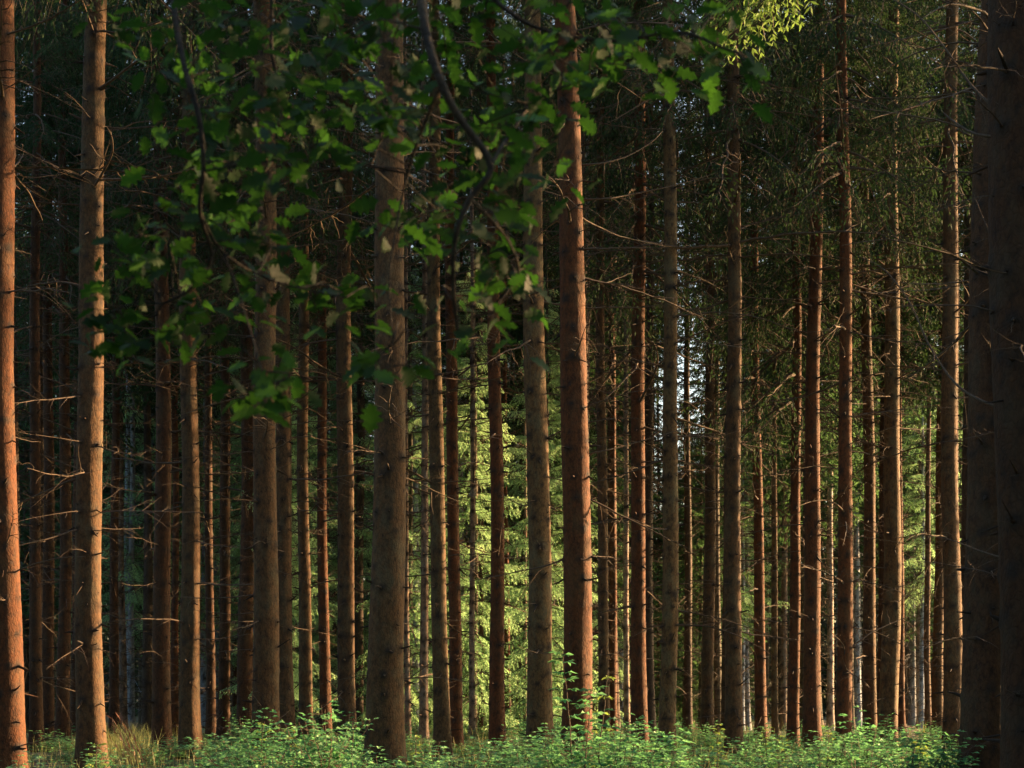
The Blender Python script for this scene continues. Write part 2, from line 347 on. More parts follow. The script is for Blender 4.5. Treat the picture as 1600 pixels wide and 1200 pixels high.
# px at row 1050, px at row 100, depth, width px, tone, crown base, label
TREES = [
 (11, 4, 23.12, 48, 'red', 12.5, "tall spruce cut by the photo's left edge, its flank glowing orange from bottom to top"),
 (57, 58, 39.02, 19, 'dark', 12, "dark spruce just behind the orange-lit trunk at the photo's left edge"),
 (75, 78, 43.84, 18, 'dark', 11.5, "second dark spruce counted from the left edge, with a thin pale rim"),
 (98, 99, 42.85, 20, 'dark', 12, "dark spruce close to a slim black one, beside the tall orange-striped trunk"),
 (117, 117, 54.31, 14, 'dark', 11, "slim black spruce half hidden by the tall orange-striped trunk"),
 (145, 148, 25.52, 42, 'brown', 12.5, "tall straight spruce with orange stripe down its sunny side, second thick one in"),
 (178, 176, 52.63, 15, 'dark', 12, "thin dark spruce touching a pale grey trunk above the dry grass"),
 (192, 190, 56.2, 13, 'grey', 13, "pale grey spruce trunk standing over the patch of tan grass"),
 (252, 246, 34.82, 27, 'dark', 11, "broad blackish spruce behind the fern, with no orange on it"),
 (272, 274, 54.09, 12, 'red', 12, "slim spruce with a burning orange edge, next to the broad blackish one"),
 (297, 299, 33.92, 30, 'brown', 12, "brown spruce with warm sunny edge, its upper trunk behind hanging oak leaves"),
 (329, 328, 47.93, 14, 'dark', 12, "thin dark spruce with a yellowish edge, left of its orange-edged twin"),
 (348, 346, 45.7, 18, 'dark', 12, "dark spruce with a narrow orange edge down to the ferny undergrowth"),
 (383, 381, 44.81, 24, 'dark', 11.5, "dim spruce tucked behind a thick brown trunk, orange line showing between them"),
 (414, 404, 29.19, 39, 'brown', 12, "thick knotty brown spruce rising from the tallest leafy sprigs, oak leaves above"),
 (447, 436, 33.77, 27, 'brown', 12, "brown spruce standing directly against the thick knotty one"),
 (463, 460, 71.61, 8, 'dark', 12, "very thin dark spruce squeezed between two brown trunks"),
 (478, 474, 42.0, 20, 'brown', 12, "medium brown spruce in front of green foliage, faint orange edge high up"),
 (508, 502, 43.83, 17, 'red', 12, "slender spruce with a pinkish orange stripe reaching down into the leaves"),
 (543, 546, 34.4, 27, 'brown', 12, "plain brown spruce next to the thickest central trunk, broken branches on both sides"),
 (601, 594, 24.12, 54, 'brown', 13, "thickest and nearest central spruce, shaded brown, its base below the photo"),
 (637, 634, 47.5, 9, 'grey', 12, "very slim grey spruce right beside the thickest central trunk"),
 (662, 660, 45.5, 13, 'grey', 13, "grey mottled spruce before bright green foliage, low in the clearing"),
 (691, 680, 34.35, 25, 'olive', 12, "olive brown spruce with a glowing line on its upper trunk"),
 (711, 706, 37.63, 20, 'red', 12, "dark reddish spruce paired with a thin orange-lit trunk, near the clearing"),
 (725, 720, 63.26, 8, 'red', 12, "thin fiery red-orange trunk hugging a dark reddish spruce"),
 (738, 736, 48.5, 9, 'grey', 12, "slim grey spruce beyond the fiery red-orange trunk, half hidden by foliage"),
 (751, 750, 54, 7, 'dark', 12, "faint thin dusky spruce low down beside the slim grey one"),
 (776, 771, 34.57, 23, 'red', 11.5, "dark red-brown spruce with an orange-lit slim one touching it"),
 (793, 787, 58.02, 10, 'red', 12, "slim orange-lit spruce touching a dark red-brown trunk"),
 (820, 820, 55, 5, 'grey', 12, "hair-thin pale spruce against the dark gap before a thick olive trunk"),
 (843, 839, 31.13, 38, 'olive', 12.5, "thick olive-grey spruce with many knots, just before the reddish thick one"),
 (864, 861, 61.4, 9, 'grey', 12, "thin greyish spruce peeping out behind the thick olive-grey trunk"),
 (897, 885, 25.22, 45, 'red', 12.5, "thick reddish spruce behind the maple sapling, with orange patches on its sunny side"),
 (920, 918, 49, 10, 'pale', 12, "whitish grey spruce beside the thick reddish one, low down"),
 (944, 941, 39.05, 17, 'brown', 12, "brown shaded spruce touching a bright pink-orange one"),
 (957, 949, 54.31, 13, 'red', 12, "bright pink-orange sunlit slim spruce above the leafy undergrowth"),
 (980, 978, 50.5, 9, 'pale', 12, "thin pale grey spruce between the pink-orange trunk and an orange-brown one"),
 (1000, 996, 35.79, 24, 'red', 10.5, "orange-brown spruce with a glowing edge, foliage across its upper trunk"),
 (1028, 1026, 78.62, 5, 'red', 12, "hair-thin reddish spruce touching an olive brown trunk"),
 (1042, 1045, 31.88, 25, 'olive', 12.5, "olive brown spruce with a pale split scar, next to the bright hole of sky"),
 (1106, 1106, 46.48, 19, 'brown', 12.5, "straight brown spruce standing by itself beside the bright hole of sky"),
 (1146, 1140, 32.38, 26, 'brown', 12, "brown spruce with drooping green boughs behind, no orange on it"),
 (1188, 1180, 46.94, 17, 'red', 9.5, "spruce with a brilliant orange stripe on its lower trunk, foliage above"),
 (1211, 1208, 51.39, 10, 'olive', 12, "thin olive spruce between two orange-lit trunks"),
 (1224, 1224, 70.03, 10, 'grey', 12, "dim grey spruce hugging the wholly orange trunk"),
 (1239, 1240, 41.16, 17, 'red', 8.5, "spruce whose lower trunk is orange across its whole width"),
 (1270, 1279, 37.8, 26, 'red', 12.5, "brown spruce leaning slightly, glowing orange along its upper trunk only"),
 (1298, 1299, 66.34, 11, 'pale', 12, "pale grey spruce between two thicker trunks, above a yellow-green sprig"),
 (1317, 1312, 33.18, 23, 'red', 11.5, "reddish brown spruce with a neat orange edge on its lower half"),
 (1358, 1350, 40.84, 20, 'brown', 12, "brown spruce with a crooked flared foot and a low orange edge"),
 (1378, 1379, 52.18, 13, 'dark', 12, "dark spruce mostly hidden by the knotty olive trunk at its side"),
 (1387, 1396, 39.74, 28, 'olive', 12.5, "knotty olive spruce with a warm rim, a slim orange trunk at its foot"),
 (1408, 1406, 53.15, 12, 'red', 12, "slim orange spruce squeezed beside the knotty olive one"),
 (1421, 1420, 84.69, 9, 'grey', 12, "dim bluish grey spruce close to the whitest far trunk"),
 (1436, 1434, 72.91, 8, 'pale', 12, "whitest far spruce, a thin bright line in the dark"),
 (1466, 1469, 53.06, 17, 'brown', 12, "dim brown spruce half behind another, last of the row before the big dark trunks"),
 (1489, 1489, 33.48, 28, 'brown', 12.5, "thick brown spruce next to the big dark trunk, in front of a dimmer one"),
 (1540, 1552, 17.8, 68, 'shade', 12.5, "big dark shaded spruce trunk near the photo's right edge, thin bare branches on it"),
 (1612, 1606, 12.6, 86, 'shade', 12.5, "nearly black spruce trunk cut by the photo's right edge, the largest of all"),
]

NICK = ['orange-flanked trunk at the edge', 'dark trunk behind the orange edge one', 'thin-rimmed dark trunk', 'dark trunk near the slim black one', 'slim black trunk', 'orange-striped tall trunk', 'thin dark trunk by the grass', 'pale grey trunk over the grass', 'broad blackish trunk', 'slim burning-orange trunk', 'brown trunk under oak leaves', 'yellow-edged thin trunk', 'dark trunk with narrow orange edge', 'dim trunk with orange line', 'thick knotty brown trunk', 'brown trunk paired with the knotty one', 'squeezed very thin trunk', 'medium brown faintly orange trunk', 'pinkish-orange striped trunk', 'plain brown trunk', 'thickest central trunk', 'very slim grey trunk', 'grey mottled trunk', 'olive brown glowing-line trunk', 'dark reddish paired trunk', 'fiery red-orange trunk', 'slim grey trunk beyond it', 'faint dusky trunk', 'dark red-brown trunk', 'slim orange trunk touching the red-brown one', 'hair-thin pale trunk', 'thick olive-grey trunk', 'thin greyish peeping trunk', 'thick reddish trunk', 'whitish grey trunk', 'shaded brown trunk', 'bright pink-orange trunk', 'thin pale grey trunk', 'orange-brown glowing trunk', 'hair-thin reddish trunk', 'scarred olive brown trunk', 'lone straight brown trunk', 'plain brown trunk with boughs', 'brilliant orange-striped trunk', 'thin olive trunk', 'dim grey trunk', 'wholly orange trunk', 'leaning upper-lit trunk', 'pale grey trunk over the sprig', 'neat orange-edged trunk', 'crooked-footed trunk', 'hidden dark trunk', 'knotty olive warm-rimmed trunk', 'slim squeezed orange trunk', 'bluish grey trunk', 'whitest far trunk', 'half-hidden last brown trunk', 'thick brown trunk by the dark one', 'big dark trunk', 'nearly black edge trunk']
def nick(px):                   # nearest named trunk
    return NICK[min(range(60), key=lambda i: abs(TREES[i][0]-px))]
def between(px):
    o = sorted(range(60), key=lambda i: TREES[i][0]); l = [i for i in o if TREES[i][0] <= px][-1:]; r = [i for i in o if TREES[i][0] > px][:1]
    return (NICK[l[0]] if l else 'edge of the photo'), (NICK[r[0]] if r else 'edge of the photo')

def place_spruce(idx, xb, xt, d, wpx, tone, cb, label):
    dia = wpx*d/F
    pb = at(xb, 1050, d); pt = at(xt, 100, d)
    s = (pt[0]-pb[0])/(pt[2]-pb[2]); x0 = pb[0]-s*pb[2]
    z0 = float(gz(x0, d))
    H = 25 + (idx*37 % 11)*.4
    root = empty('spruce_tree', (x0, d, z0), label, 'spruce tree', 'spruces of the plantation')
    lean = (s, ((idx*13) % 7-3)*.002)
    (V, Q, K), fx, fr, knots = trunk_mesh(idx+1, dia, H, lean, d)
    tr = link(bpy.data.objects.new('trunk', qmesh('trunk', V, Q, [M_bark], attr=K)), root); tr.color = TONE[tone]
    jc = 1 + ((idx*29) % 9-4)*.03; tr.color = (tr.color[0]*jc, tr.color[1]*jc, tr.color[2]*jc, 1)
    cr = link(bpy.data.objects.new('crown', CROWN_A[idx % 3] if d < 48 else CROWN_B[idx % 3]), root)
    cb += 3.0 if (30 < d < 48 and 640 < xb < 870) else 0; c = fx(cb); cr.location = (c[0], c[1], cb); cr.rotation_euler = (0, 0, idx*2.1); k = (H-cb)/13*1.0
    cr.scale = (.85+.1*(idx % 4), .85+.1*(idx % 4), k)
    if xb in (980, 1028, 920, 738, 662, 637, 820, 751): cr.scale = (.45, .45, .5); cr.location[2] = cb+5
    r = np.random.default_rng(900+idx)
    nb = 42 if d < 35 else (52 if d < 50 else 22)
    big = [k for k in knots if k[2] > .018 and k[0] < min(cb+.5, 1.3+1130/F*d)]
    # more branches higher up
    wts = np.array([.25+min(k[0], 12)/8 for k in big]); pick = r.choice(len(big), min(nb, len(big)), replace=False, p=wts/wts.sum())
    for i in pick:
        kz, ka, ks = big[i]; c = fx(kz); rr = fr(kz)
        o = link(bpy.data.objects.new('dead_branch', DB[r.integers(len(DB))]), root)
        L = (.4+1.7*r.random()**1.3)*(.6+.07*min(kz, 9))*(1.25 if 30 < d < 50 else 1)
        if d < 16: L *= .6
        o.location = (c[0]+math.cos(ka)*rr*.93, c[1]+math.sin(ka)*rr*.93, kz)
        o.rotation_euler = (r.random()*1.2-.6, r.normal()*.18, ka); th = .8+.5*r.random()
        o.scale = (L, L*(.8+.4*r.random()), L*(.35+.6*r.random()))
    return root
ROOTS = [place_spruce(idx, *a) for idx, a in enumerate(TREES)]
def long_branch(root, pts, r0, label, side=6):
    o3 = np.array(root.location); P = smooth_path([at(*p)-o3 for p in pts], 26); b = Bag(); b.add(*tube(P, np.linspace(r0, r0*.22, 26), 6))
    for q in range(side):
        i = int(rng.uniform(6, 24)); d = nrm(rng.normal(size=3)*[1, .6, .7]+[0, 0, -.2]); l = rng.uniform(.15, .5); t = np.linspace(0, 1, 6)[:, None]
        b.add(*tube(P[i]+d*l*t+np.array([0, 0, -.12])*t*t, np.linspace(r0*.35, .0012, 6), 4))
    o = link(bpy.data.objects.new('dead_branch', b.mesh('dead_branch', [M_wood])), root); o['label'] = label
RB = ROOTS[-1]
long_branch(RB, [(1600, 640, 12.6), (1560, 636, 12.8), (1500, 606, 13.2), (1455, 545, 13.6), (1420, 470, 14), (1380, 420, 14.2), (1340, 400, 14.4)], .013, 'long dark bare branch sweeping up from the trunk')
long_branch(RB, [(1600, 210, 12.6), (1560, 175, 12.7), (1515, 130, 13), (1480, 80, 13.3), (1435, 25, 13.6), (1385, -5, 14), (1330, -20, 14.4)], .012, 'long bare branch arching to the top of the view')
long_branch(RB, [(1600, 232, 12.6), (1560, 216, 12.6), (1520, 208, 12.7), (1488, 188, 12.9), (1470, 172, 13)], .017, 'thick broken branch with pale bark near its end', 1)
long_branch(RB, [(1600, 430, 12.6), (1575, 405, 12.7), (1545, 360, 12.8), (1520, 300, 13)], .009, 'short bare branch hanging across the dark trunk', 3)
long_branch(RB, [(1600, 876, 12.6), (1570, 872, 12.6), (1535, 862, 12.8), (1480, 842, 13.2), (1440, 838, 13.6)], .009, 'low bare branch pointing towards the sunny trunks', 4)
long_branch(ROOTS[58], [(1530, 270, 17.6), (1490, 268, 17.6), (1440, 262, 17.4), (1380, 268, 17.2), (1320, 300, 17.2)], .010, 'level bare branch reaching over the knotty olive spruce', 5)
long_branch(ROOTS[23], [(690, 1056, 36.9), (672, 1054, 36.5), (655, 1058, 36.2), (645, 1060, 36)], .03, 'short thick orange-lit branch stub', 0)
long_branch(ROOTS[33], [(905, 258, 25.2), (940, 255, 25.2), (980, 244, 25.4), (1018, 222, 25.6), (1035, 205, 25.8)], .016, 'long branch rising from the trunk, warm in the sun', 8)
long_branch(ROOTS[33], [(905, 312, 25.2), (950, 310, 25.2), (985, 304, 25.4), (1060, 288, 25.6), (1120, 270, 25.8)], .016, 'forked branch spreading towards the olive brown spruce', 9)
long_branch(ROOTS[33], [(905, 712, 25.2), (945, 704, 25.2), (985, 694, 25.4), (1060, 672, 25.6), (1130, 650, 25.8)], .014, 'long pale branch crossing the gap to the scarred spruce', 4)
long_branch(ROOTS[5], [(165, 198, 25.5), (190, 200, 25.5), (215, 191, 25.5), (258, 190, 25.4), (300, 184, 25.4)], .014, 'orange-lit branch held level from the trunk', 3)

# ------------------------------------------------------------------ spruces between and behind (shared trunk meshes carry their bare lower twigs)
def far_trunk(seed, H, dia, bare_top, nb, full=False):
    (V, Q, K), fx, fr, knots = trunk_mesh(500+seed, dia, H, (0, 0), 60)
    b = Bag(); r = np.random.default_rng(700+seed)
    for q in range(nb):
        z = .8+r.random()*(bare_top-.8); a = r.random()*6.283; c = fx(z); L = (.5+1.5*r.random())
        n = 6; t = np.linspace(0, 1, n)[:, None]; d = np.array([math.cos(a), math.sin(a), 0])
        P = np.array([c[0], c[1], z])+d*L*t+np.array([0, 0, 1.0])*(r.normal()*.3*t-.25*t**2)*L+r.normal(size=(n, 3))*.01
        b.add(*tube(P, np.linspace(.013, .004, n), 3))
        for s in range(3):
            p = P[r.integers(1, 5)]; d2 = nrm(d+r.normal(size=3)*.8+[0, 0, -.3]); b.add(*tube([p, p+d2*.2*L, p+d2*.38*L+[0, 0, -.05]], [.006, .004, .003], 3))
    v, q_, m_, r_ = b.arrays()
    Vn = np.concatenate([V, v]); Qn = np.concatenate([Q, q_+len(V)]); Kn = np.concatenate([K, np.full(len(v), .25)])
    return qmesh('trunk', Vn, Qn, [M_far], attr=Kn)
FT = [far_trunk(k, 24, .27+.02*k, 11, 70) for k in range(4)]
FTY = [far_trunk(10+k, 17, .20+.03*k, 3, 4) for k in range(2)]

LITQ = [(SN@at(TREES[i][0], 1050, TREES[i][2])[:2], SD@at(TREES[i][0], 1050, TREES[i][2])[:2]) for i in (0, 5, 7, 9, 10, 12, 18, 25, 29, 34, 36, 38, 43, 46, 47, 48, 49, 50, 52, 53, 55)]
def clear(x, y):                # distance across the rays from the nearest trunk that stands in sunlight further down the ray
    q = SN@np.array([x, y]); s = SD@np.array([x, y])
    return min([abs(q-a) for a, b in LITQ if s > b+.3]+[9])
def lane_px(px, d, lo=-2.0, hi=2.0):
    return max(((min(clear(*at(px, 1050, d+t)[:2]), .7)-abs(t)*.04, d+t) for t in np.arange(lo, hi+.01, .2)))[1]
used = [at(a[0], 1050, a[2])[:2] for a in TREES]
def spruce(x, y, kind, label, group, rot, s=1.0, cb=9.0, tone='brown'):
    z0 = float(gz(x, y))
    root = empty('spruce_tree', (x, y, z0), label, 'spruce tree', group)
    if kind == 'young':
        tr = bpy.data.objects.new('trunk', FTY[int(rot*10) % 2]); cr = bpy.data.objects.new('crown', (CROWN_F if cb == 0 or tone in ('pale', 'olive') else CROWN_S)[int(rot*7) % 2])
        cr.location = (0, 0, .25 if cb == 0 else cb)
    else:
        tr = bpy.data.objects.new('trunk', FT[int(rot*10) % 4]); cr = bpy.data.objects.new('crown', CROWN_B[int(rot*7) % 3] if kind != 'near' else CROWN_A[int(rot*7) % 3]); cr.location = (0, 0, cb)
        cr.scale = (1.05, 1.05, (24-cb)/14)
    if kind == 'young' and 1040 < 800+F*x/y < 1170: s = .78
    link(tr, root); link(cr, root); tr.color = TONE[tone]; cr.rotation_euler = (0, 0, rot*3)
    root.rotation_euler = (0, 0, rot); root.scale = (s, s, s)
    used.append(np.array([x, y]))
    return root

# the sunlit living bough low on one crown
bb = Bag()
for k, (dz, sc_, rz_, pt) in enumerate([(0, 1.5, 2.36, -.36), (.5, 1.5, 2.28, -.46), (.9, 1.6, 2.42, -.54), (.3, 1.5, 2.50, -.42)]):
    Vb, (wV, wQ, wM, wR) = bough(2.6, .08, 1.0, sl=.07, hang=.5, bare=1.5); c_, s_2 = math.cos(rz_), math.sin(rz_); cp, sp_ = math.cos(pt), math.sin(pt)
    Rm_ = np.array([[c_, -s_2, 0], [s_2, c_, 0], [0, 0, 1]])@np.array([[cp, 0, -sp_], [0, 1, 0], [sp_, 0, cp]])*sc_
    bb.add(Vb@Rm_.T+[0, 0, dz], np.arange(len(Vb)).reshape(-1, 4), 0, rng.random(len(Vb)//4)*.4+.5); bb.add(wV@Rm_.T+[0, 0, dz], wQ, 1)
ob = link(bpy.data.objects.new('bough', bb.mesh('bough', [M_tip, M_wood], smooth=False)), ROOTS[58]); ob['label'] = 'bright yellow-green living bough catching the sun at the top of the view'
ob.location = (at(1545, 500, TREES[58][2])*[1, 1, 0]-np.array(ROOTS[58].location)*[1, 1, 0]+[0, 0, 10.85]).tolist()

# young spruces green to the ground in the sunny clearing
YOUNG = [(1.0, 50), (-1.2, 53), (-3.4, 56), (1.2, 60.5), (-1.6, 61), (-4.2, 63), (-6.5, 60), (-9, 63), (3.2, 64), (0, 67), (-3, 69), (-6.5, 68)]
for k, (x, y) in enumerate(YOUNG):
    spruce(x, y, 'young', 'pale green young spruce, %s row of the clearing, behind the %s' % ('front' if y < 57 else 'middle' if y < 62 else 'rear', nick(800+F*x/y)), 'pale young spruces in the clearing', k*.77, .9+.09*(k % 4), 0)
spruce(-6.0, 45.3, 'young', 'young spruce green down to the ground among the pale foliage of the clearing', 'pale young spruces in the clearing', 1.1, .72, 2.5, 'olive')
# shaded younger spruces with hanging boughs
MID = [(1160, 69, 6.5), (1240, 74, 8), (1095, 66, 5.5), (1260, 64, 8.5), (930, 66, 6), (960, 70, 5), (880, 62, 7.5), (1330, 70, 8.5), (1440, 72, 6.5), (1380, 76, 9), (200, 58, 4), (240, 64, 3.5), (330, 60, 4.5), (130, 60, 5), (40, 62, 4), (400, 58, 5), (1500, 74, 4.5)]
for k, (px, d, cb) in enumerate(MID):
    p = at(px, 1050, d); spruce(p[0], p[1], 'young', 'shaded spruce, green boughs drooping behind the '+nick(px), 'drooping spruces behind the front rows', .5+k*.9, .95+.07*(k % 4), cb, 'pale' if px in (200, 240, 330, 400, 1440, 1160) else 'brown')  # the pale ones get the crown with light put into its colour
# deep rows of the stand
r = np.random.default_rng(5); rows = []
for y in np.arange(61, 104, 5.6):
    half = .30*y+3
    for x in np.arange(-half, half, 3.7):
        rows.append((x+r.normal()*.7, y+r.normal()*.9))
cnt = 0
for x, y in rows:
    px = 800+F*x/y
    if y < 84 and 430 < px < 900 and r.random() < .88: continue        # the clearing
    if 1012 < px < 1134: continue                                        # gap to the sky
    if x > -3 and SN[0]*x+SN[1]*y < 62: continue                         # the sun comes in to the clearing here                            # gap to the sky
    if min(np.hypot(*(np.array([x, y])-u)) for u in used) < 1.6 or (y < 80 and clear(x, y) < .25): continue
    spruce(x, y, 'tall', 'dim spruce in the deep rows, bare twigs below and dark crown above', 'spruces in the deep dim rows', r.random()*6, r.uniform(.9, 1.1), r.uniform(7, 11), 'grey' if cnt % 3 == 0 else 'brown'); cnt += 1
print('deep rows', cnt)
for px, d in [(1016, 50), (1135, 52), (905, 44.5), (414, 50), (145, 49), (300, 52), (20, 50), (1146, 54), (1270, 52.5), (1389, 52), (1489, 48), (543, 55), (960, 56), (480, 60), (230, 56), (1548, 44), (1585, 50), (1075, 58), (1000, 59), (560, 58), (65, 47), (850, 58), (1512, 46)]:
    d = lane_px(px, d); p = at(px, 1050, d); spruce(p[0], p[1], 'near', 'dark-crowned spruce hidden behind the '+nick(px), 'spruces hidden behind nearer trunks', d*.37+px, 1.04, 13 if d < 57 else 14.5, 'dark')
for k in range(17):                                                     # tall belt closing the clearing
    px = 330+k*38; d = 73+(k*7 % 5); p = at(px, 1050, d); spruce(p[0], p[1], 'near', 'tall dark crown beyond the clearing, above the '+nick(px), 'tall spruces behind the clearing', k*1.37, 1.2, 10+(k % 3), 'dark')
for px, d, cb in [(715, 60, 17), (770, 63, 18), (835, 61, 17), (900, 64, 18), (640, 63, 18)]:
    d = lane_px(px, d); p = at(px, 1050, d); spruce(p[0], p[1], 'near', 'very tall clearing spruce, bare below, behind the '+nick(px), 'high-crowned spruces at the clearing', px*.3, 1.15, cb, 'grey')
for k, px in enumerate([205, 222, 318, 366, 466, 492, 560, 648, 753, 812, 868, 926, 968, 1018, 1122, 1168, 1256, 1341, 1450, 1398, 36, 134]):
    d = lane_px(px, 57+(k*11 % 19), -3, 3); p = at(px, 1050, d)
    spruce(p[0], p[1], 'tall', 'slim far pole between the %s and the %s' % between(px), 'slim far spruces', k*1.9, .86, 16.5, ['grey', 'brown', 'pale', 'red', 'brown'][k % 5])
for k, (px, y) in enumerate([(1000, 92), (1050, 84), (1100, 95), (1140, 88), (1080, 100)]):
    p = at(px, 1050, y); spruce(p[0], p[1], 'young', 'short dense spruce under the bright gap of sky', 'short spruces under the gap of sky', k*1.1, .8, .8)
for k in range(24):
    x = -37+k*3.3+r.normal()*.5; spruce(x, 105+(k % 2)*4+r.normal(), 'near', 'low dense spruce closing the far edge of the wood', 'dense spruces at the far edge of the wood', r.random()*6, r.uniform(.8, .95), .3)

# the far wood beyond, one mass of dark foliage
n = 170000; x = rng.uniform(-75, 75, n); y = rng.uniform(118, 140, n); top = 17+2.5*np.sin(x*.45)+2*np.sin(x*1.1+2)+1.5*np.sin(y*.7)
tent = 1-np.abs(((x*.28+.35*np.sin(y*.5)) % 1)-.5)*.7
V, Q = diamonds(np.stack([x, y, rng.random(n)*top*tent], 1), rng.normal(size=(n, 3))*[1, 1, .5]-[0, 0, .5], rng.uniform(.4, .9, n), .26)
fw = bpy.data.objects.new('distant_wood', qmesh('distant_wood', V, Q, [M_needle], None, rng.random(n), smooth=False)); C.objects.link(fw); fw['kind'] = 'stuff'; fw['label'] = 'dark mass of the wood far beyond the last trunks'; fw['category'] = 'wood'

# unseen spruces added outside the frame to block the low sun: (q = distance across the rays, s = metres along them)
SIDE = [(61+4.4*k, 36+(k*17 % 7), 1.5) for k in range(10)]+[(-8, 12, 1), (-4, 9, 1.5), (28.6, 28, 1), (19.5, 20.5, 4.5), (0, 12, 1), (4, 10.5, 1), (8, 12.5, 1), (11.5, 16, 1), (13, 20, 1)]
for k, (q, s, cb) in enumerate(SIDE):
    P = SN*q+SD*s
    spruce(P[0], P[1], 'young', 'unseen spruce added beyond the frame to block the low sun', 'spruces beyond the frame', k*.7, 1.0, cb)
for k, (q, s) in enumerate([(1.5, 18), (5, 19), (8.5, 19)]):
    P = SN*q+SD*s; spruce(P[0], P[1], 'near', 'unseen spruce added beyond the frame to block the low sun', 'spruces beyond the frame', k*.7, 1.0, .8)
for k in range(12):
    y = 27.5+k*3.1; x = .3*y+2.6+(k % 3)*2.2; x = max((min(clear(x+t, y), .6)-t*.03, x+t) for t in np.arange(0, 2.2, .1))[1]
    spruce(x, y, 'near', 'spruce of the stand just outside the frame', 'spruces beyond the frame', k*1.7, 1.0, 11.5)
# unseen spruces added around the camera to cut the skylight, thickest on the shady side
for k, (x, y) in enumerate([(-5.5, 2), (-8.5, 5), (0.5, -3), (-3.5, -4), (-9, -2), (-13, 10), (-15, 16), (-14, 24), (-17, 29), (0, -9), (-6, -9), (6.5, -10), (-12.5, 4), (-13.5, 31), (-16, 38)]):
    spruce(x, y, 'near', 'unseen spruce added around the camera to cut the skylight', 'spruces beyond the frame', k*2.3, 1.0, 8.5+(k % 3))
for k in range(15):
    y = -12+k*4.8; x = -(max(.3*y, 0)+8.0+(k % 3)*2.4)
    spruce(x, y, 'young', 'unseen spruce added around the camera to cut the skylight', 'spruces beyond the frame', k*.9, 1.1, .6+(k % 3)*.6)
for k in range(10):
    x = -15+k*3.0; y = -13-(k % 3)*2.5
    spruce(x, y, 'young', 'unseen spruce added around the camera to cut the skylight', 'spruces beyond the frame', k*1.9, 1.1, 1.0)

# ------------------------------------------------------------------ undergrowth
def leaf2(P, D, N_, L, W):
    """a folded pointed leaf: two quads sharing the midrib"""
    n = len(P); D = nrm(D); S = nrm(np.cross(D, N_)); Up = np.cross(S, D)
    L = np.broadcast_to(L, n)[:, None]; W = np.broadcast_to(W, n)[:, None]
    a = P; m1 = P+D*L*.5-Up*W*.06; tip = P+D*L-Up*L*.12
    l = P+D*L*.42+S*W*.5+Up*W*.14; rr = P+D*L*.42-S*W*.5+Up*W*.14
    V = np.stack([a, l, tip, m1, rr], 1).reshape(-1, 3); b0 = np.arange(n)[:, None]*5
    Q = np.concatenate([b0+np.array([[0, 3, 2, 1]]), b0+np.array([[0, 4, 2, 3]])])
    return V, Q

def shrub(h, spread, stems, leaf=.075, m=0, dens=1.0):
    b = Bag()
    for s in range(stems):
        a = rng.random()*6.283; l = h*rng.uniform(.65, 1.1); n = 8; t = np.linspace(0, 1, n)[:, None]
        tilt = rng.uniform(.1, 1)*spread
        P = np.array([math.cos(a), math.sin(a), 0])*(tilt*t**1.3)*h+np.array([0, 0, 1.0])*(l*(t-.22*tilt*t**2))+rng.normal(size=(n, 3))*.01
        P[0] = [rng.normal()*.08, rng.normal()*.08, 0]
        b.add(*tube(P, np.linspace(.006, .002, n), 3), 1)
        k = int(l/.075*dens)
        for u in np.linspace(.25, 1, max(k, 3)):
            p = np.array([np.interp(u, t[:, 0], P[:, c]) for c in range(3)]); az_ = rng.random()*6.283
            for w_ in range(2):
                aa = az_+w_*3.14+rng.normal()*.3; d = np.array([math.cos(aa), math.sin(aa), rng.uniform(-.15, .45)]); q = p+nrm(d)*rng.uniform(.05, .12)
                b.add(*tube([p, q], [.0018, .001], 3), 1)
                side = np.array([-math.sin(aa), math.cos(aa), 0])
                dirs = np.array([d, d*.4+side, d*.4-side]); nn = np.tile([0, 0, 1.0], (3, 1))+rng.normal(size=(3, 3))*.35
                sz = leaf*rng.uniform(.7, 1.2)*(1.1-.35*u)
                V, Q = leaf2(np.tile(q, (3, 1)), dirs+rng.normal(size=(3, 3))*.15, nn, sz*np.array([1.15, .9, .9]), sz*.6)
                b.add(V, Q, 0, np.full(len(Q), rng.random()))
    return b
SHB = [shrub(.8, .7, 9) for _ in range(5)]+[shrub(.6, 1.0, 10, leaf=.065) for _ in range(3)]
SHA = [b.arrays() for b in SHB]
SHM = [qmesh('leafy_shrub', A[0], A[1], [M_under, M_wood], A[2], A[3], smooth=False) for A in SHA]

